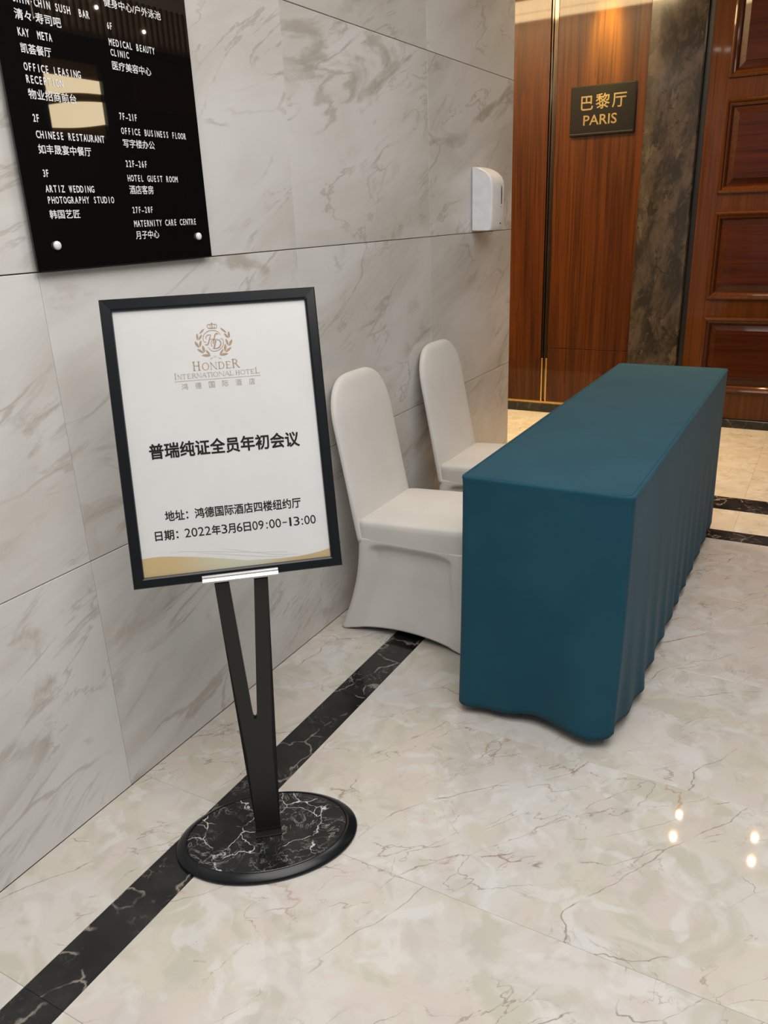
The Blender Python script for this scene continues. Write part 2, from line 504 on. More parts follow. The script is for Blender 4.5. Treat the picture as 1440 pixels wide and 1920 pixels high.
# right side of the lobby, mirrored in the black sign : dark wall, slats above, lit wavy niche
bm = bmesh.new()
add_box(bm, 3.2, 3.4, 2.4, 3.85, 0.0, 2.9); add_box(bm, 3.2, 3.4, 4.34, 5.575, 0.0, 2.9)
add_box(bm, 3.2, 3.4, 3.85, 4.34, 0.0, 2.00); add_box(bm, 3.2, 3.4, 3.85, 4.34, 2.47, 2.9)
wall_right = struct('wall_right', bm, M_DARKWALL)
bm = bmesh.new(); add_box(bm, 3.185, 3.2, 4.62, 5.5, 2.22, 2.56)
obj('wood_band', bm, M_DOOR, wall_right)
bm = bmesh.new()
y = 3.84
while y < 5.5:
    add_box(bm, 3.15, 3.19, y, y + 0.026, 2.62, 2.9); y += 0.058
obj('slat_screen', bm, M_SLAT, wall_right)
bm = bmesh.new(); add_box(bm, 3.192, 3.199, 3.84, 5.5, 2.66, 2.9)
obj('added_screen_glow', bm, emit('added_amber_glow', (1.0, 0.76, 0.50), 3.2), wall_right)  # glowing sheet added behind the slats to brighten their mirror image
# the niche : luminous curved bands between gold ribs
def band(z0a, z0b, z1a, z1b, x, sag0, sag1, bm):
    rows = []
    for t0 in (0, 1):
        r = []
        for j in range(17):
            q = j / 16
            z = (z0a + (z0b - z0a) * q + sag0 * math.sin(PI * q)) if t0 == 0 else (z1a + (z1b - z1a) * q + sag1 * math.sin(PI * q))
            r.append(Vector((x, 3.85 + 0.49 * q, z)))
        rows.append(r)
    add_loft(bm, rows, False, False, closed=False)
bm = bmesh.new(); band(1.98, 1.98, 2.49, 2.49, 3.235, 0, 0, bm)
obj('niche_back', bm, NT('gold_relief').set((0.50, 0.36, 0.18), 0.35, metal=0.4).m, wall_right)
M_GLOW = emit('niche_glow', (1.0, 0.80, 0.50), 10.0)
bm = bmesh.new(); band(2.24, 2.29, 2.37, 2.37, 3.23, 0.012, 0.0, bm)
obj('niche_light', bm, M_GLOW, wall_right)
bm = bmesh.new(); band(2.05, 2.10, 2.18, 2.24, 3.23, -0.01, 0.012, bm)
obj('niche_light', bm, M_GLOW, wall_right)
for yy, zz in ((3.90, 2.79), (4.28, 2.86), (4.33, 2.80), (4.10, 2.83), (4.75, 2.72)):
    bm = bmesh.new()
    add_loft(bm, [[Vector((3.14, yy + 0.012 * math.cos(2 * PI * i / 12), zz + 0.012 * math.sin(2 * PI * i / 12))) for i in range(12)], [Vector((3.149, yy + 0.012 * math.cos(2 * PI * i / 12), zz + 0.012 * math.sin(2 * PI * i / 12))) for i in range(12)]])
    obj('lamp_lens', bm, M_LAMP, wall_right)
bm = bmesh.new(); add_box(bm, -2.3, -2.2, 3.904, 5.75, 0.0, 2.9)
struct('wall_recess', bm, M_PANEL)

# ------------------------------------------------------------------ lettering
_dg = None
_cache = {}
def glyph_mesh(txt, bold=0.0):
    """verts, faces of a text run laid flat, size 1"""
    key = (txt, bold)
    if key in _cache: return _cache[key]
    cu = bpy.data.curves.new('t', 'FONT'); cu.body = txt; cu.size = 1.0; cu.resolution_u = 3
    cu.offset = bold
    o = bpy.data.objects.new('t', cu); C.objects.link(o)
    dg = bpy.context.evaluated_depsgraph_get(); dg.update()
    me = bpy.data.meshes.new_from_object(o.evaluated_get(dg))
    vs_ = [v.co.copy() for v in me.vertices]; fs = [tuple(p.vertices) for p in me.polygons]
    bpy.data.objects.remove(o); bpy.data.curves.remove(cu); bpy.data.meshes.remove(me)
    _cache[key] = (vs_, fs)
    return _cache[key]


def put_text(bm, txt, u0, u1, v0, v1, w=0.0, bold=0.0):
    """fit the inked box of a run into u0..u1, v0..v1 of the local XY plane; bold thickens the strokes by overprinting"""
    if bold:
        e = bold * (v1 - v0)
        for k in range(8):
            a = 2 * PI * k / 8; dx = e * math.cos(a); dy = e * math.sin(a)
            put_text(bm, txt, u0 + e + dx, u1 - e + dx, v0 + e + dy, v1 - e + dy, w + 0.000012 * k)
        return
    vs_, fs = glyph_mesh(txt)
    if not vs_: return
    ax = min(v.x for v in vs_); bx = max(v.x for v in vs_); ay = min(v.y for v in vs_); by = max(v.y for v in vs_)
    sx = (u1 - u0) / max(1e-6, bx - ax); sy = (v1 - v0) / max(1e-6, by - ay)
    new = [bm.verts.new((u0 + (v.x - ax) * sx, v0 + (v.y - ay) * sy, w)) for v in vs_]
    for f in fs:
        try: bm.faces.new([new[i] for i in f])
        except ValueError: pass


def is_cjk(s): return any(ord(c) > 0x2E80 for c in s)


def put_mono(bm, txt, u0, u1, v0, v1, w=0.0):
    """evenly spaced narrow capitals, as on the directory board"""
    n = len(txt); cell = (u1 - u0) / n; cap = v1 - v0
    for i, ch in enumerate(txt):
        if ch == ' ': continue
        vs_, fs = glyph_mesh(ch)
        ax = min(v.x for v in vs_); bx = max(v.x for v in vs_); ay = min(v.y for v in vs_); by = max(v.y for v in vs_)
        ref = 0.727
        k = cap / ref
        gw = min((bx - ax) * k * 0.74, cell * 0.88)
        gw = max(gw, 0.0022)
        c = u0 + cell * (i + 0.5)
        if ch == '-' or ch == '·':
            g0, g1 = v0 + ay * k, v0 + by * k
        else:
            g0, g1 = v0, v1
        if ch == '-': gw = cell * 0.8
        if ch == '·': gw = by * k - ay * k
        put_text(bm, ch, c - gw / 2, c + gw / 2, g0, g1, w, 0.024 if ch not in '-·' else 0.0)


# ------------------------------------------------------------------ hotel directory board
# local frame: X along the wall (+y world), Y up, Z out of the wall (+x world)
Mdir = Matrix(((0, 0, 1, 0.0), (1, 0, 0, 1.0335), (0, 1, 0, 1.337), (0, 0, 0, 1)))
board = thing('directory_board', 'glossy black acrylic hotel directory with white floor listings on the marble wall', 'sign', matrix=Mdir)
BW, BH = 0.550, 0.86
bm = bmesh.new(); add_box(bm, 0, BW, 0, BH, 0.014, 0.020, 0.0008, 2)
obj('acrylic_panel', bm, M_ACRYL, board)
DIR = [('SHIN·CHIN SUSH  BAR', 1.085, 1.276, 1.834, 1.8485), ('清々·寿司吧', 1.085, 1.196, 1.805, 1.824), ('KAY  META', 1.085, 1.167, 1.7765, 1.791), ('凯荟餐厅', 1.086, 1.159, 1.747, 1.765),
       ('OFFICE LEASING', 1.085, 1.228, 1.7165, 1.731), ('RECEPTION', 1.085, 1.177, 1.6945, 1.709), ('物业招商前台', 1.085, 1.205, 1.666, 1.685), ('2F', 1.085, 1.102, 1.6245, 1.639),
       ('CHINESE RESTAURANT', 1.086, 1.268, 1.5945, 1.609), ('如丰晟宴中餐厅', 1.086, 1.224, 1.5655, 1.584), ('3F', 1.086, 1.102, 1.5215, 1.536), ('ARTIZ WEDDING', 1.086, 1.217, 1.492, 1.506),
       ('PHOTOGRAPHY STUDIO', 1.086, 1.270, 1.470, 1.484), ('韩国艺匠', 1.086, 1.166, 1.440, 1.458), ('健身中心/户外泳池', 1.321, 1.494, 1.866, 1.884), ('6F', 1.321, 1.337, 1.8235, 1.837),
       ('MEDICAL BEAUTY', 1.320, 1.461, 1.792, 1.806), ('CLINIC', 1.321, 1.376, 1.7725, 1.786), ('医疗美容中心', 1.321, 1.440, 1.745, 1.763), ('7F-21F', 1.320, 1.376, 1.6455, 1.660),
       ('OFFICE BUSINESS FLOOR', 1.320, 1.535, 1.616, 1.630), ('写字楼办公', 1.321, 1.421, 1.5885, 1.6065), ('22F-26F', 1.319, 1.389, 1.5475, 1.562), ('HOTEL GUEST ROOM', 1.319, 1.487, 1.517, 1.531),
       ('酒店客房', 1.321, 1.398, 1.4895, 1.509), ('27F-28F', 1.320, 1.389, 1.448, 1.462), ('MATERNITY CARE CENTRE', 1.320, 1.537, 1.4175, 1.432), ('月子中心', 1.321, 1.398, 1.390, 1.409)]
for t, y0, y1, z0, z1 in DIR:
    bm = bmesh.new()
    a, b, c, d = y0 - 1.0335, y1 - 1.0335, z0 - 1.337, z1 - 1.337
    if is_cjk(t): put_text(bm, t, a, b, c, d, 0.0204, 0.012)
    else: put_mono(bm, t, a, b, c, d, 0.0204)
    obj('lettering', bm, M_WHITEINK, board)
for yy, zz in ((1.090, 1.387), (1.537, 1.389), (1.090, 2.147), (1.537, 2.147)):
    bm = bmesh.new()
    x, y = yy - 1.0335, zz - 1.337
    rings = []
    for r, z in ((0.0055, 0.0), (0.0055, 0.0195), (0.0088, 0.0200), (0.0092, 0.0225), (0.0085, 0.0255), (0.006, 0.0275), (0.002, 0.0283)):
        rings.append([Vector((x + r * math.cos(2 * PI * i / 24), y + r * math.sin(2 * PI * i / 24), z)) for i in range(24)])
    add_loft(bm, rings)
    obj('standoff_cap', bm, M_CAP, board, True)

# ------------------------------------------------------------------ room name plate on the wood
Mpl = Matrix(((1, 0, 0, -0.199), (0, 0, -1, 5.53), (0, 1, 0, 1.866), (0, 0, 0, 1)))
plate = thing('room_plate', 'small black room name plate with gold lettering on the red-brown wood panel', 'sign', matrix=Mpl)
PW, PH = 0.417, 0.292
bm = bmesh.new(); add_box(bm, 0, PW, 0, PH, 0.0, 0.016, 0.003, 2)
obj('plate_back', bm, M_STEEL, plate)
bm = bmesh.new(); add_box(bm, 0.004, PW - 0.005, 0.001, PH - 0.005, 0.012, 0.022, 0.002, 2)
add_box(bm, 0.0, PW - 0.004, -0.001, 0.014, 0.012, 0.026, 0.003, 2)
obj('plate_face', bm, M_PLATE, plate)
bm = bmesh.new()
for ch, a, b, c, d in (('巴', -0.129, -0.051, 2.015, 2.098), ('黎', -0.034, 0.055, 2.017, 2.106), ('厅', 0.071, 0.160, 2.018, 2.100)):
    put_text(bm, ch, a + 0.199, b + 0.199, c - 1.866, d - 1.866, 0.0225, 0.012)
obj('lettering', bm, M_GOLDTXT, plate)
bm = bmesh.new(); put_text(bm, 'PARIS', -0.110 + 0.199, 0.106 + 0.199, 1.926 - 1.866, 1.986 - 1.866, 0.0225, 0.012)
obj('lettering', bm, M_GOLDTXT, plate)

# ------------------------------------------------------------------ framed poster stand
FX = Vector((0.7684, 0.6399, 0.0077)); FY = Vector((-0.1846, 0.2102, 0.9601))
FX.normalize(); FN = FX.cross(FY).normalized(); FY = FN.cross(FX)
FO = Vector((0.4019, 1.1172, 0.9959))
stand = thing('sign_stand', 'black pedestal stand holding a framed white meeting notice on an oval marble base', 'sign stand', (0.45, 1.06, 0.0), math.atan2(0.6399, 0.7684))
Wst = Matrix.Translation((0.45, 1.06, 0)) @ Matrix.Rotation(math.atan2(0.6399, 0.7684), 4, 'Z')
Mfr = Matrix((( FX.x, FY.x, FN.x, FO.x), (FX.y, FY.y, FN.y, FO.y), (FX.z, FY.z, FN.z, FO.z), (0, 0, 0, 1)))
Lfr = Wst.inverted() @ Mfr          # frame space -> stand space

def stand_part(name, bm, mat, smooth=False, parent=stand, framed=False):
    o = obj(name, bm, mat, parent, smooth)
    if framed and parent is stand: o.matrix_local = Lfr
    return o

HW, HH = 0.2211, 0.300; IW, IT, IB = 0.1975, 0.2747, -0.2775
# four mitred aluminium bars, one mesh, snap-frame profile (offset inwards, height)
bm = bmesh.new()
def frect(o, h):
    t = o
    return [Vector((-HW + t * (HW - IW), -HH + t * (IB + HH), h)), Vector((HW - t * (HW - IW), -HH + t * (IB + HH), h)),
            Vector((HW - t * (HW - IW), HH - t * (HH - IT), h)), Vector((-HW + t * (HW - IW), HH - t * (HH - IT), h))]
rings = [frect(*q) for q in ((1.0, -0.022), (0.0, -0.022), (0.0, -0.004), (0.04, -0.001), (0.10, 0.0), (0.80, -0.0005), (0.95, -0.002), (1.0, -0.0065))]
add_loft(bm, rings, False, False)
frame = stand_part('frame', bm, M_FRAME, framed=True)
for sx in (-1, 1):
    for sy in (-1, 1):
        bm = bmesh.new()
        a = Vector((sx * HW, sy * HH)); b = Vector((sx * IW, IT if sy > 0 else IB)); d = (b - a).normalized(); n2 = Vector((-d.y, d.x)) * 0.0004
        q = [a + d * .002 + n2, b + n2, b - n2, a + d * .002 - n2]
        if sx * sy > 0: q = q[::-1]
        bm.faces.new([bm.verts.new((p.x, p.y, 0.0003)) for p in q])
        obj('mitre_joint', bm, M_DARK, frame)
bm = bmesh.new(); add_box(bm, -HW + 0.004, HW - 0.004, -HH + 0.004, HH - 0.004, -0.021, -0.008)
poster = stand_part('poster', bm, M_PAPER, framed=True)
ZT = -0.0074

def mm(*pts): return [(x / 1000.0, y / 1000.0) for x, y in pts]

def flat_poly(bm, pts, z=ZT):
    f = bm.faces.new([bm.verts.new((x, y, z)) for x, y in pts])
    f.normal_update()
    if f.normal.z < 0: f.normal_flip()

bm = bmesh.new()
top = mm((-199, -238.4), (-175, -236.9), (-155, -237.4), (-138, -239.2), (-95, -244.9), (-52, -252.1), (-8, -260.3), (15, -265.5), (36, -271.0), (50, -277))
for (a, b) in zip(top[:-1], top[1:]): flat_poly(bm, [a, b, (b[0], -0.2785), (a[0], -0.2785)])
top = mm((15, -265.5), (51, -267.7), (87, -269.5), (127, -269.5), (151, -267.8), (176, -264.6), (199, -259.4))
for (a, b) in zip(top[:-1], top[1:]): flat_poly(bm, [a, b, (b[0], -0.2785), (a[0], -0.2785)], ZT + 0.0001)
obj('wave_print', bm, M_WAVE, poster)


def smooth_line(pts, n=6):
    P = [Vector((*p, 0)) for p in pts]; out = []
    for i in range(len(P) - 1):
        p0 = P[max(0, i - 1)]; p1 = P[i]; p2 = P[i + 1]; p3 = P[min(len(P) - 1, i + 2)]
        for k in range(n):
            t = k / n
            out.append(0.5 * ((2 * p1) + (p2 - p0) * t + (2 * p0 - 5 * p1 + 4 * p2 - p3) * t * t + (3 * p1 - p0 - 3 * p2 + p3) * t ** 3))
    out.append(P[-1]); return out


def ribbon(bm, pts, w, z=ZT, taper=0.0, n=6, mid=1.0):
    L = smooth_line(pts, n); m = len(L); va = []; vb = []
    for i, p in enumerate(L):
        d = (L[min(m - 1, i + 1)] - L[max(0, i - 1)]).normalized(); nn = Vector((-d.y, d.x, 0))
        t = i / (m - 1); s = math.sin(PI * t)
        k = w / 2 * ((1 - taper) + taper * s) * (1 + (mid - 1) * s)
        va.append(bm.verts.new(p + nn * k + Vector((0, 0, z)))); vb.append(bm.verts.new(p - nn * k + Vector((0, 0, z))))
    for i in range(m - 1): bm.faces.new((va[i], vb[i], vb[i + 1], va[i + 1]))


bm = bmesh.new()
for l in (((-140, -233.5), (-114, -231.2), (-47, -239), (53, -251.6), (113, -257.7)), ((-35, -232.3), (23, -247), (82, -260), (130, -264)), ((-80, -238), (-10, -250), (60, -262), (100, -265.5))):
    ribbon(bm, mm(*l), 0.0007, ZT, 0.6)
obj('fine_line_print', bm, flat('pale_line', (0.62, 0.60, 0.54), 0.4), poster)

for t, u0, u1, v0, v1, bo in (('普瑞纯证全员年初会议', -157.5, 156.5, -33.0, 0.2, 0.024), ('地址：鸿德国际酒店四楼纽约厅', -141, 145.3, -164.6, -142.4, 0.016)):
    bm = bmesh.new(); put_text(bm, t, u0 / 1000, u1 / 1000, v0 / 1000, v1 / 1000, ZT, bo)
    obj('lettering', bm, M_INK, poster)
bm = bmesh.new()
k = 1 / 4.235 * 1.0
def date_u(px): return (-165.9 + (px - 92) * (172.9 + 165.9) / (1365 - 92)) / 1000
for t, a, b, z0, z1 in (('日期：', 92, 272, -203.9, -182.4), ('2022', 322, 525, -202.4, -183.6), ('年', 533, 603, -203.6, -182.6), ('3', 610, 655, -202.6, -183.6), ('月', 660, 720, -203.9, -183.0),
                        ('6', 730, 775, -202.6, -183.6), ('日', 785, 843, -203.4, -183.6), ('09', 855, 945, -202.6, -183.6), (':', 965, 978, -202.4, -189), ('00', 990, 1085, -202.6, -183.6), ('-', 1097, 1133, -194.2, -192.2), ('1', 1153, 1169, -202.6, -183.6), ('3', 1188, 1235, -202.6, -183.6),
                        (':', 1250, 1263, -202.4, -189), ('00', 1275, 1367, -202.6, -183.6)):
    put_text(bm, t, date_u(a), date_u(b), z0 / 1000, z1 / 1000, ZT, 0.018 if is_cjk(t) else 0.0)
obj('lettering', bm, M_INK, poster)

# serif capitals drawn stroke by stroke (unit cap height)
def serif(bm, ch, u0, u1, v0, v1, z=ZT, wt=0.13):
    W = (u1 - u0); Hh = (v1 - v0); ar = W / Hh
    th = wt * 0.42; sf = 0.045
    def P(x, y): return (u0 + x * Hh, v0 + y * Hh)
    def quad(*p): flat_poly(bm, [P(*q) for q in p], z)
    def stem(x, w=wt, s=True, y0=0, y1=1):
        quad((x - w / 2, y0), (x + w / 2, y0), (x + w / 2, y1), (x - w / 2, y1))
        if s:
            for yy in (y0, y1 - sf): quad((x - w / 2 - 0.09, yy), (x + w / 2 + 0.09, yy), (x + w / 2 + 0.09, yy + sf), (x - w / 2 - 0.09, yy + sf))
    def bar(x0, x1, y, h=th): quad((x0, y - h / 2), (x1, y - h / 2), (x1, y + h / 2), (x0, y + h / 2))
    def arc(cx, cy, rx, ry, a0, a1, thick, thin, n=28):
        va, vb = [], []
        for i in range(n + 1):
            a = a0 + (a1 - a0) * i / n
            t = thin + (thick - thin) * abs(math.cos(a)) ** 1.3
            va.append(bm.verts.new((*P(cx + rx * math.cos(a), cy + ry * math.sin(a)), z)))
            vb.append(bm.verts.new((*P(cx + (rx - t) * math.cos(a), cy + (ry - thin) * math.sin(a)), z)))
        for i in range(n): bm.faces.new((va[i], va[i + 1], vb[i + 1], vb[i]))
    m0 = 0.09 + wt / 2
    if ch == 'H': stem(m0); stem(ar - m0); bar(m0, ar - m0, 0.52)
    elif ch == 'I': stem(ar / 2)
    elif ch == 'O': arc(ar / 2, 0.5, ar / 2, 0.52, 0, 2 * PI, wt, th, 44)
    elif ch == 'N':
        stem(m0, th); stem(ar - m0 + 0.03, th)
        quad((m0 - wt * 0.75, 1), (m0 + wt * 0.45, 1), (ar - m0 + 0.05, 0.0), (ar - m0 - 0.02, 0.0))
    elif ch == 'D':
        stem(m0); bar(m0, ar * 0.5, 1 - th / 2); bar(m0, ar * 0.5, th / 2); arc(ar * 0.45, 0.5, ar * 0.55, 0.5, -PI / 2, PI / 2, wt, th)
    elif ch == 'E':
        stem(m0); bar(m0, ar - 0.06, 1 - th / 2); bar(m0, ar - 0.14, 0.52); bar(m0, ar, th / 2)
        quad((ar - 0.12, 0.80), (ar - 0.06, 0.80), (ar - 0.06, 1), (ar - 0.12, 1)); quad((ar - 0.06, 0), (ar, 0), (ar + 0.01, 0.22), (ar - 0.03, 0.22))
    elif ch == 'R':
        stem(m0); bar(m0, ar * 0.45, 1 - th / 2); bar(m0, ar * 0.5, 0.5); arc(ar * 0.42, 0.75, ar * 0.36, 0.25, -PI / 2, PI / 2, wt, th)
        quad((ar * 0.44, 0.5), (ar * 0.44 + wt, 0.5), (ar + 0.04, 0.0), (ar - wt * 0.9, 0.0)); bar(ar - wt * 0.9, ar + 0.09, sf / 2, sf)
    elif ch == 'T':
        stem(ar / 2, wt); bar(0, ar, 1 - th / 2); quad((0, 0.78), (0.05, 0.78), (0.06, 1), (0, 1)); quad((ar - 0.05, 0.78), (ar, 0.78), (ar, 1), (ar - 0.06, 1))
    elif ch == 'L':
        stem(m0); bar(m0, ar, th / 2); quad((ar - 0.06, 0), (ar, 0), (ar + 0.02, 0.24), (ar - 0.03, 0.24))
    elif ch == 'A':
        quad((ar / 2 - 0.02, 1.02), (ar / 2 + 0.04, 1.02), (0.12, 0), (0.05, 0)); quad((ar / 2 - 0.05, 1.02), (ar / 2 + 0.05, 1.02), (ar - 0.05, 0), (ar - 0.07 - wt, 0))
        bar(ar * 0.26, ar * 0.74, 0.36); bar(0, 0.2, sf / 2, sf); bar(ar - 0.27, ar, sf / 2, sf)

bm = bmesh.new()
for ch, a, b, h in (('H', -49.5, -33.6, 18.6), ('O', -30.2, -15.8, 14.6), ('N', -14.0, 0.6, 14.6), ('D', 3.0, 15.8, 14.6), ('E', 18.6, 29.4, 14.6), ('R', 31.6, 46.5, 18.4)):
    serif(bm, ch, a / 1000, b / 1000, 0.1438, 0.1438 + h / 1000)
obj('lettering', bm, M_GOLDINK, poster)
bm = bmesh.new()
s_ = 'INTERNATIONAL HOTEL'
lim = [(-88.4, -85.0), (-82.9, -73.6), (-73.2, -64.5), (-62.6, -54.8), (-52.8, -43.7), (-43.5, -33.2), (-32.6, -22.6), (-22.6, -13.8), (-13.4, -10.4), (-9.2, 1.0), (1.6, 13.8), (14.2, 25.0), (25.0, 32.3), None,
       (37.2, 46.0), (47.2, 57.4), (58.0, 67.4), (68.6, 76.4), (78.2, 87.6)]
for i, ch in enumerate(s_):
    if ch == ' ': continue
    serif(bm, ch, lim[i][0] / 1000, lim[i][1] / 1000, 0.1288, 0.1288 + (12.4 if i in (0, len(s_) - 1) else 9.4) / 1000, wt=0.15)
obj('lettering', bm, M_GREYINK, poster)
bm = bmesh.new(); flat_poly(bm, mm((-89.6, 123.7), (88.5, 123.7), (88.5, 124.4), (-89.6, 124.4)))
obj('rule_line', bm, M_GREYINK, poster)
bm = bmesh.new()
for i, ch in enumerate('鸿德国际酒店'):
    a = -76.2 + 27.85 * i
    put_text(bm, ch, a / 1000, (a + 12.6) / 1000, 0.1062, 0.1194, ZT, 0.0)
obj('lettering', bm, M_GREYINK, poster)
# crest: crown, laurel, HD monogram
def E(a, b): return ((.0682 * a - .0076 * b - 44.7061) / 1000, (-.0049 * a - .0686 * b + 254.2028) / 1000)
def el(*pts): return [E(*p) for p in pts]
U = 0.0000685
bm = bmesh.new()
for pts, w, tp in ((((575, 330), (690, 318), (800, 315)), 24, 0), (((575, 335), (525, 255), (560, 212), (655, 205)), 18, 0), (((800, 320), (820, 240), (780, 203), (685, 200)), 18, 0), (((632, 322), (615, 270), (600, 222)), 14, 0),
                   (((675, 320), (674, 260), (668, 200)), 26, 0), (((738, 320), (745, 270), (748, 215)), 14, 0), (((668, 205), (660, 145)), 20, 0), (((640, 172), (688, 178)), 14, 0),
                   (((510, 742), (440, 728), (408, 650), (430, 530), (520, 430), (650, 390), (780, 396), (870, 440), (928, 525)), 19, 0.45), (((925, 640), (965, 630), (1008, 672), (1022, 750), (1000, 850), (930, 940), (830, 995), (720, 1010), (630, 970), (568, 888)), 19, 0.45),
                   (((640, 520), (612, 600), (590, 690), (570, 770), (530, 822), (470, 808)), 36, 0.5), (((640, 522), (560, 525), (495, 575), (500, 645)), 22, 0.4), (((595, 658), (740, 642)), 13, 0),
                   (((858, 500), (805, 475), (765, 530), (740, 650), (712, 795)), 38, 0.4), (((790, 680), (768, 790), (742, 920)), 40, 0), (((700, 928), (800, 928), (890, 895), (935, 820), (938, 740), (890, 680), (800, 655)), 36, 0.55),
                   (((800, 655), (710, 668), (655, 740), (660, 820), (692, 872)), 20, 0.4), (((635, 1252), (700, 1195)), 12, 0), (((870, 1200), (960, 1236)), 12, 0), (((745, 1155), (745, 1192)), 10, 0), (((775, 1155), (775, 1194)), 10, 0), (((807, 1152), (807, 1190)), 10, 0)):
    ribbon(bm, el(*pts), w * U, ZT, tp)
obj('crest', bm, M_GOLDINK, poster)
bm = bmesh.new()
for (bx, by), (tx, ty), w in (((300, 495), (440, 335), 40), ((245, 680), (225, 480), 52), ((275, 675), (375, 510), 48), ((285, 900), (160, 720), 62), ((310, 890), (345, 680), 56), ((430, 1065), (235, 945), 56), ((455, 1045), (390, 840), 62), ((640, 1138), (375, 1135), 64), ((620, 1110), (485, 975), 46),
                              ((1115, 460), (920, 305), 40), ((1195, 605), (1170, 410), 56), ((1170, 610), (1035, 470), 46), ((1195, 850), (1280, 650), 62), ((1170, 840), (1090, 630), 56), ((1085, 1030), (1260, 890), 56), ((1065, 1010), (1080, 790), 68), ((910, 1125), (1165, 1080), 62), ((910, 1115), (1020, 945), 46)):
    mx, my = (bx + tx) / 2, (by + ty) / 2
    ribbon(bm, el((bx, by), (mx, my), (tx, ty)), w * U * 1.15, ZT, 1.0, 8)
obj('laurel', bm, M_GOLDINK, poster)

# aluminium tray that carries the frame
bm = bmesh.new()
sec = [(-0.303, -0.020), (-0.3045, -0.018), (-0.3045, 0.006), (-0.3035, 0.0085), (-0.300, 0.0095), (-0.2965, 0.0075), (-0.294, 0.0062), (-0.2905, 0.0085), (-0.2875, 0.0078), (-0.2865, 0.0050), (-0.2885, 0.0035), (-0.3010, 0.0035), (-0.3010, -0.020)]
add_loft(bm, [[Vector((-0.0787, y, z)) for y, z in sec], [Vector((0.0810, y, z)) for y, z in sec]])
stand_part('tray', bm, M_ALU, framed=True)

# forked post : flat plate in the vertical plane of the frame's width
def fork(y0, y1):
    Lo = [(-0.0266, 0.022), (-0.0272, 0.16), (-0.0285, 0.245), (-0.054, 0.697)]
    Ro = [(0.0310, 0.022), (0.0308, 0.16), (0.0312, 0.248), (0.060, 0.697)]
    Li = [(-0.0235, 0.697), (-0.0042, 0.358), (-0.0030, 0.349)]
    Ri = [(0.0302, 0.697), (0.0052, 0.358), (0.0040, 0.349)]
    outl = Lo + Li + [(0.0005, 0.345)] + Ri[::-1] + Ro[::-1]
    b = bmesh.new()
    A = [b.verts.new((x, y0, z)) for x, z in outl]; B = [b.verts.new((x, y1, z)) for x, z in outl]
    n = len(outl)
    for i in range(n): b.faces.new((A[i], B[i], B[(i + 1) % n], A[(i + 1) % n]))
    # triangulated front/back via strips
    def fill(V, rev):
        f = b.faces.new(V if not rev else V[::-1])
    fill(A, True); fill(B, False)
    bmesh.ops.triangulate(b, faces=[f for f in b.faces if len(f.verts) > 4])
    bmesh.ops.recalc_face_normals(b, faces=b.faces[:])
    return b
stand_part('post', fork(-0.004, 0.012), M_POST)
bm = bmesh.new()
add_box(bm, -0.029, 0.034, -0.024, 0.022, 0.0200, 0.0245, 0.001)
add_box(bm, -0.029, 0.034, -0.0062, -0.0042, 0.0245, 0.032)
stand_part('foot_bracket', bm, M_POST)
# rest behind the frame
bm = bmesh.new(); add_box(bm, -0.05, 0.05, -0.296, -0.18, -0.030, -0.0222, 0.001)
stand_part('back_rest', bm, M_POST, framed=True)
# oval base: bevelled black rim and marble inlay
def ov(a, b, z, N=96): return [Vector((a * math.cos(2 * PI * i / N), b * math.sin(2 * PI * i / N), z)) for i in range(N)]
bm = bmesh.new()
add_loft(bm, [ov(0.217, 0.147, 0.0), ov(0.2205, 0.1505, 0.003), ov(0.2205, 0.1505, 0.007), ov(0.217, 0.147, 0.0105), ov(0.200, 0.135, 0.0205), ov(0.196, 0.1325, 0.0215), ov(0.1945, 0.1312, 0.0205), ov(0.1945, 0.1312, 0.012)], True, False)
base = stand_part('base', bm, M_FRAME, True)
bm = bmesh.new(); add_loft(bm, [ov(0.1938, 0.1305, 0.012), ov(0.1938, 0.1305, 0.0195), ov(0.1925, 0.1295, 0.0203)])
obj('marble_inlay', bm, M_INLAY, base)

# ------------------------------------------------------------------ banquet chairs in stretch covers
def rear_x(z):
    return 0.107 - 0.192 * (z - 0.432)

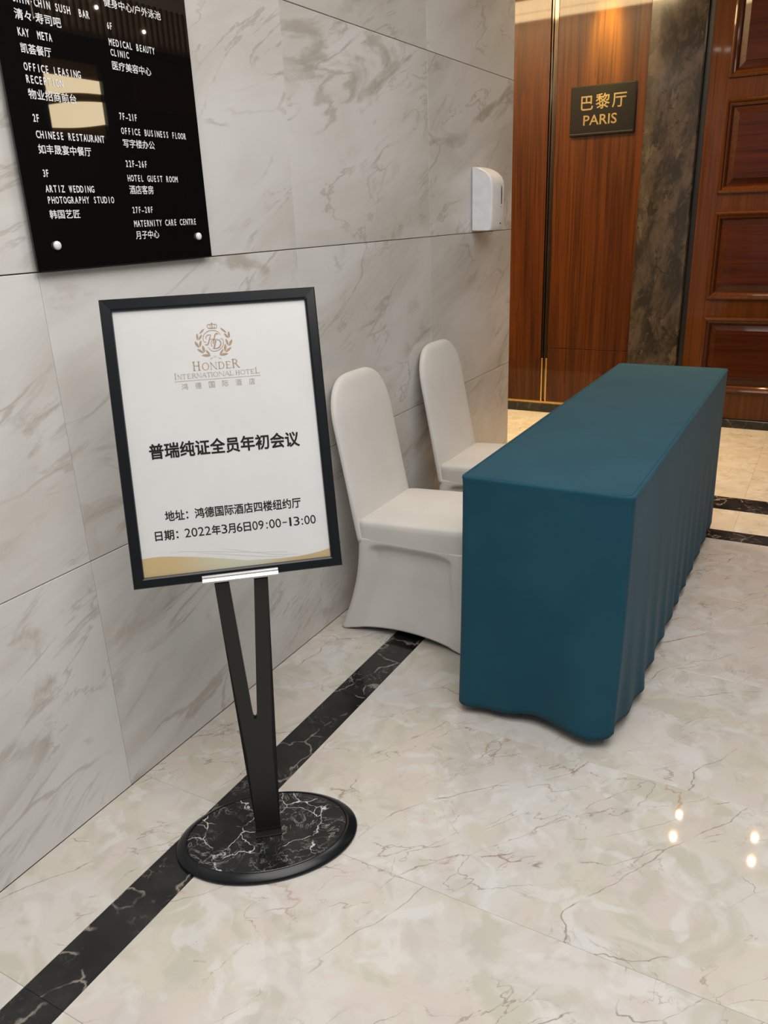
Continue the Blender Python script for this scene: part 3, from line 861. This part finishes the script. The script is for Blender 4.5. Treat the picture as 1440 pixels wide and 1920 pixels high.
def chair(label, loc, rotz=0.0):
    t = thing('banquet_chair', label, 'chair', loc, rotz, 'covered chairs against the marble wall')
    # backrest
    b = bmesh.new(); rings = []
    ztop = 0.914; zc = 0.745; zs = [0.350, 0.365, 0.38, 0.40, 0.415, 0.44, 0.48, 0.53, 0.58, 0.63, 0.67, 0.71, zc]
    zs += [zc + (ztop - zc) * math.sin(PI / 2 * k / 14) for k in range(1, 15)]
    for z in zs:
        q = min(1.0, max(0.0, (z - zc) / (ztop - zc)))
        hw = 0.050 + 0.145 * max(0.0, 1 - q ** 2.3) ** (1 / 2.2) + 0.003 * sstep(0.72, 0.44, z)
        th = 0.019 + 0.004 * sstep(0.55, 0.42, z)
        if z > 0.88: th *= max(0.35, math.sqrt(max(0.0, 1 - ((z - 0.88) / 0.0355) ** 2)))
        cx = rear_x(z) + 0.019
        ring = []
        N = 72
        for i in range(N):
            a = 2 * PI * i / N; c, s = math.cos(a), math.sin(a)
            n = 3.2; k = (abs(c) ** n + abs(s) ** n) ** (-1 / n)
            x = cx + th * c * k; yv = hw * s * k
            # padded front bulges a little, bends round the sitter
            if c > 0: x += 0.007 * (1 - (yv / 0.2) ** 2) * sstep(0.42, 0.6, z) * sstep(0.9, 0.8, z)
            ring.append(Vector((x, yv, z)))
        rings.append(ring)
    add_loft(b, rings); bmesh.ops.recalc_face_normals(b, faces=b.faces[:])
    obj('backrest', b, M_SKIN, t, True)
    # seat
    b = bmesh.new(); rings = []
    def sring(hx, hy, z, n=13):
        r = superring(0.336, 0, hx - 0.0075 if hx > 0.05 else hx, hy, 0, n, 160)
        for v in r: v.z = z + 0.022 * (v.x - 0.13) / 0.4 * sstep(0.38, 0.42, z)
        return r
    for hx, hy, z in ((0.2165, 0.1985, 0.366), (0.2165, 0.1985, 0.385), (0.2175, 0.1995, 0.408), (0.2165, 0.1985, 0.421), (0.211, 0.193, 0.4285), (0.196, 0.178, 0.432), (0.15, 0.135, 0.4345), (0.08, 0.07, 0.436), (0.01, 0.01, 0.4365)):
        rings.append(sring(hx, hy, z))
    add_loft(b, rings, False, True); bmesh.ops.recalc_face_normals(b, faces=b.faces[:])
    obj('seat', b, M_SKIN, t, True)
    # stretch skirt pulled tight between the four feet
    b = bmesh.new(); rings = []
    zt = 0.367; NR = 60; NS = 30
    hx0, hy0 = 0.2088, 0.1982
    for r in range(NR + 1):
        q = r / NR
        ring = []
        for side in range(4):
            for k in range(NS + 6):
                s = min(1.0, -1 + 2 * k / NS)
                corner = max(0, k - NS) / 6
                zb = 0.003 + 0.030 * (1 - abs(s) ** 2.2)
                z = zt + (zb - zt) * q
                fl = max(0.0, 1 - z / 0.37)
                fr = 0.082 * fl ** 2.1; ff = 0.03 * fl ** 1.6; fy = 0.020 * fl ** 1.8
                pull = 0.010 * fl * (1 - abs(s) ** 2.6)
                # sunken arch panel between the legs, below the seat band
                ay = sstep(0.358, 0.328, z + 0.10 * max(0, abs(s) - 0.45) ** 2)
                ax_ = sstep(0.82, 0.72, abs(s) - 0.05 * (1 - fl))
                pull += 0.027 * ay * ax_ * sstep(-0.05, 0.22, z)
                xr = 0.336 - hx0 - fr; xf = 0.336 + hx0 + ff; yy = hy0 + fy
                rc = 0.026; mx = (xf + xr) / 2; hx = (xf - xr) / 2
                a_ = PI / 2 * corner
                if side == 0: base, nrm, tan, ln = (xf, 0), (1, 0), (0, 1), yy
                elif side == 1: base, nrm, tan, ln = (mx, yy), (0, 1), (-1, 0), hx
                elif side == 2: base, nrm, tan, ln = (xr, 0), (-1, 0), (0, -1), yy
                else: base, nrm, tan, ln = (mx, -yy), (0, -1), (1, 0), hx
                al = s * (ln - rc) + rc * math.sin(a_); dn = -pull - rc * (1 - math.cos(a_))
                ring.append(Vector((base[0] + tan[0] * al + nrm[0] * dn, base[1] + tan[1] * al + nrm[1] * dn, z)))
        rings.append(ring)
    add_loft(b, rings, False, False); bmesh.ops.recalc_face_normals(b, faces=b.faces[:])
    o = obj('skirt', b, M_SKIN, t, True)
    sd = o.modifiers.new('cloth', 'SOLIDIFY'); sd.thickness = 0.0025; sd.offset = -1
    return t

ch1 = chair('white spandex-covered banquet chair closest to the framed poster stand', (0.0, 2.257, 0.0))
def dup(root, loc, label):
    r = root.copy(); C.objects.link(r); r.location = loc; r['label'] = label
    for ch in list(root.children):
        c = ch.copy(); C.objects.link(c); c.parent = r
    return r
dup(ch1, (-0.010, 2.950, 0.0), 'white spandex-covered banquet chair farther back, behind the teal table near the wall corner')

# ------------------------------------------------------------------ table under a fitted teal cloth
TX0, TX1, TY0, TY1, TZ = 0.660, 1.128, 1.752, 3.566, 0.750
table = thing('banquet_table', 'long narrow table under a floor-length teal fitted cloth', 'table', ((TX0 + TX1) / 2, (TY0 + TY1) / 2, 0))
cxm, cym = (TX0 + TX1) / 2, (TY0 + TY1) / 2
HX, HY = (TX1 - TX0) / 2, (TY1 - TY0) / 2
RC = 0.022
def perimeter():
    """(x, y, nx, ny, side, s) around the table edge; s is distance along each side in metres"""
    out = []
    def seg(x0, y0, x1, y1, nx, ny, side, step):
        L = math.hypot(x1 - x0, y1 - y0); n = max(2, int(L / step))
        for i in range(n): out.append((x0 + (x1 - x0) * i / n, y0 + (y1 - y0) * i / n, nx, ny, side, L * i / n, L))
    def cor(cx, cy, a0):
        for i in range(8):
            a = a0 + PI / 2 * i / 8
            out.append((cx + RC * math.cos(a), cy + RC * math.sin(a), math.cos(a), math.sin(a), 'c', 0, 0))
    seg(-HX + RC, -HY, HX - RC, -HY, 0, -1, 'front', 0.008); cor(HX - RC, -HY + RC, -PI / 2)
    seg(HX, -HY + RC, HX, HY - RC, 1, 0, 'right', 0.010); cor(HX - RC, HY - RC, 0)
    seg(HX - RC, HY, -HX + RC, HY, 0, 1, 'back', 0.02); cor(-HX + RC, HY - RC, PI / 2)
    seg(-HX, HY - RC, -HX, -HY + RC, -1, 0, 'left', 0.02); cor(-HX + RC, -HY + RC, PI)
    return out
PER = perimeter()
def hem(p):
    x, y, nx, ny, side, s, L = p
    gx = x + cxm; gy = y + cym
    if side == 'front':
        t = (x + HX) / (2 * HX)
        z = 0.030 + 0.015 * math.exp(-((t - 0.52) / 0.17) ** 2) + 0.004 * math.exp(-((t - 0.80) / 0.12) ** 2) + 0.002 * math.sin(t * 19)
        return z
    if side == 'right': return 0.034 + 0.004 * math.sin(s * 31 + 0.8) + 0.018 * math.exp(-(s / 0.12) ** 2)
    if side == 'c': return 0.032 if nx < 0 else 0.050
    return 0.030 + 0.006 * math.sin(s * 26)
def flare(p, d):
    """outward push at fraction d (0 top .. 1 hem)"""
    x, y, nx, ny, side, s, L = p
    g = d ** 1.6
    if side == 'front':
        t = (x + HX) / (2 * HX)
        w = 0.016 * math.exp(-((t - 0.02) / 0.10) ** 2) + 0.026 * math.exp(-((t - 0.80) / 0.13) ** 2) - 0.012 * math.exp(-((t - 0.52) / 0.17) ** 2) + 0.005 * math.sin(t * 22 + 0.5) * (1 - t)
        return (w + 0.004) * g
    if side == 'right':
        e = sstep(0.0, 0.12, s)
        w = 0.002 + 0.0075 * math.sin(s * 40.0 + 2.2 + 0.8 * math.sin(s * 7)) * e + 0.003 * math.sin(s * 71 + 1) * e - 0.017 * math.exp(-(s / 0.11) ** 2) + 0.008 * math.exp(-((s - 0.26) / 0.07) ** 2)
        return w * (g ** 1.9)
    if side == 'c': return (-0.006 if (nx > 0 and ny < 0) else 0.014 if ny < 0 else 0.008) * g
    return (0.004 + 0.008 * math.sin(s * 30)) * g
ND = 40
bm = bmesh.new(); rings = []
def inset(p, o, z): return Vector((p[0] - p[2] * o, p[1] - p[3] * o, z))
# top sheet, welted seam, rolled edge, then the drop
rings.append([inset(p, 0.0125, TZ + 0.0005) for p in PER])
rings.append([inset(p, 0.0105, TZ - 0.0065) for p in PER])
rings.append([inset(p, 0.0085, TZ + 0.0008) for p in PER])
rings.append([inset(p, 0.0045, TZ + 0.0012) for p in PER])
rings.append([inset(p, 0.0014, TZ - 0.0008) for p in PER])
rings.append([inset(p, 0.0, TZ - 0.005) for p in PER])
rings.append([inset(p, 0.0016, TZ - 0.012) for p in PER])
# smooth hem and flare round the corners
H = [hem(p) for p in PER]
n = len(PER)
for _ in range(14): H = [(H[i - 1] + 2 * H[i] + H[(i + 1) % n]) / 4 for i in range(n)]
for r in range(1, ND + 1):
    d = r / ND
    F = [flare(p, d) for p in PER]
    for _ in range(9): F = [(F[i - 1] + 2 * F[i] + F[(i + 1) % n]) / 4 for i in range(n)]
    rings.append([Vector((p[0] + p[2] * (F[i] - 0.002), p[1] + p[3] * (F[i] - 0.002), (TZ - 0.012) + (H[i] - TZ + 0.012) * d)) for i, p in enumerate(PER)])
add_loft(bm, rings, False, False)
bmesh.ops.recalc_face_normals(bm, faces=bm.faces[:])
cloth = obj('tablecloth', bm, M_TEAL, table, True)
sd = cloth.modifiers.new('cloth', 'SOLIDIFY'); sd.thickness = 0.0018; sd.offset = -1
# the flat top sheet
bm = bmesh.new()
NX, NY = 24, 80
ins = 0.0126
R = [[None] * (NY + 1) for _ in range(NX + 1)]
def clampc(x, y):
    ex, ey = HX - ins, HY - ins; rc = RC - ins
    x *= ex; y *= ey
    ax, ay = abs(x) - (ex - rc), abs(y) - (ey - rc)
    if ax > 0 and ay > 0:
        l = math.hypot(ax, ay)
        if l > rc: x = math.copysign(ex - rc + ax * rc / l, x); y = math.copysign(ey - rc + ay * rc / l, y)
    return x, y
for i in range(NX + 1):
    for j in range(NY + 1):
        x, y = clampc(-1 + 2 * i / NX, -1 + 2 * j / NY)
        R[i][j] = bm.verts.new((x, y, TZ + 0.0004 + 0.0006 * math.sin(x * 17 + y * 3) * math.sin(y * 6)))
for i in range(NX):
    for j in range(NY):
        bm.faces.new((R[i][j], R[i + 1][j], R[i + 1][j + 1], R[i][j + 1]))
obj('cloth_top', bm, M_TEAL, table, True)
bm = bmesh.new(); add_box(bm, -HX + 0.012, HX - 0.012, -HY + 0.012, HY - 0.012, TZ - 0.028, TZ - 0.003, 0.003)
obj('tabletop', bm, M_TOPM, table)
for sx in (-1, 1):
    for sy in (-1, 1):
        bm = bmesh.new(); rings = []
        for z in (0.0, TZ - 0.028):
            rings.append([Vector((sx * (HX - 0.06) + 0.013 * math.cos(2 * PI * i / 16), sy * (HY - 0.22) + 0.013 * math.sin(2 * PI * i / 16), z)) for i in range(16)])
        add_loft(bm, rings); obj('leg', bm, M_LEGM, table)

# ------------------------------------------------------------------ soap dispenser on the wall
disp = thing('soap_dispenser', 'white plastic automatic hand sanitiser dispenser mounted on the marble wall', 'dispenser', (0.0, 3.465, 1.345))
# side profile (x out, z up)
SP = [(0.006, 0.004), (0.012, -0.001), (0.070, -0.002), (0.094, -0.002), (0.099, 0.004), (0.102, 0.05), (0.104, 0.12), (0.104, 0.185), (0.101, 0.207), (0.091, 0.225), (0.075, 0.240), (0.055, 0.252), (0.030, 0.262), (0.006, 0.267)]
bm = bmesh.new(); rings = []
NWD = 20
for k in range(NWD + 1):
    t = -1 + 2 * k / NWD
    yv = 0.076 * math.copysign(abs(math.sin(PI / 2 * abs(t))) ** 0.9, t)
    u = abs(yv) / 0.076
    sh = 1 - 0.05 * u * u - 0.05 * max(0, (u - 0.93) / 0.07) ** 2
    rings.append([Vector((0.004 + (x - 0.004) * sh, yv, 0.13 + (z - 0.13) * (1 - 0.012 * max(0, u - 0.86) / 0.14))) for x, z in SP])
add_loft(bm, rings); bmesh.ops.recalc_face_normals(bm, faces=bm.faces[:])
body = obj('body', bm, M_PLASTIC, disp)
for p in body.data.polygons: p.use_smooth = len(p.vertices) == 4
bm = bmesh.new(); add_box(bm, 0.0, 0.007, -0.068, 0.068, -0.001, 0.262, 0.002)
obj('back_plate', bm, M_PLASTIC, disp)
def front_x(yv): 
    u = abs(yv) / 0.076; sh = 1 - 0.05 * u * u
    return 0.004 + 0.0995 * sh
bm = bmesh.new()
N = 24
ring = []
for i in range(N):
    a = 2 * PI * i / N; ca, sa = math.cos(a), math.sin(a); k = (abs(ca) ** 3 + abs(sa) ** 3) ** (-1 / 3)
    ring.append((0.029 + 0.0050 * ca * k, 0.146 + 0.039 * sa * k))
add_loft(bm, [[Vector((front_x(y) - 0.003, y, z)) for y, z in ring], [Vector((front_x(y) + 0.0016, y, z)) for y, z in ring]])
bmesh.ops.recalc_face_normals(bm, faces=bm.faces[:])
obj('level_window', bm, M_SLOT, disp)
bm = bmesh.new(); add_box(bm, front_x(0.026) - 0.003, front_x(0.026) + 0.0006, 0.022, 0.030, 0.0955, 0.0975)
obj('indicator_mark', bm, M_SLOT, disp)
bm = bmesh.new()
x = front_x(0.022) - 0.0006
tri = [(0.0185, 0.0235), (0.0265, 0.0235), (0.0225, 0.0305)]
add_loft(bm, [[Vector((x - 0.002, *q)) for q in tri], [Vector((x + 0.0008, *q)) for q in tri]])
bmesh.ops.recalc_face_normals(bm, faces=bm.faces[:])
obj('indicator_mark', bm, M_SLOT, disp)
bm = bmesh.new(); add_box(bm, 0.055, 0.075, -0.012, 0.012, -0.008, 0.0, 0.002)
obj('nozzle', bm, flat('grey_nozzle', (0.12, 0.12, 0.12), 0.4), disp)
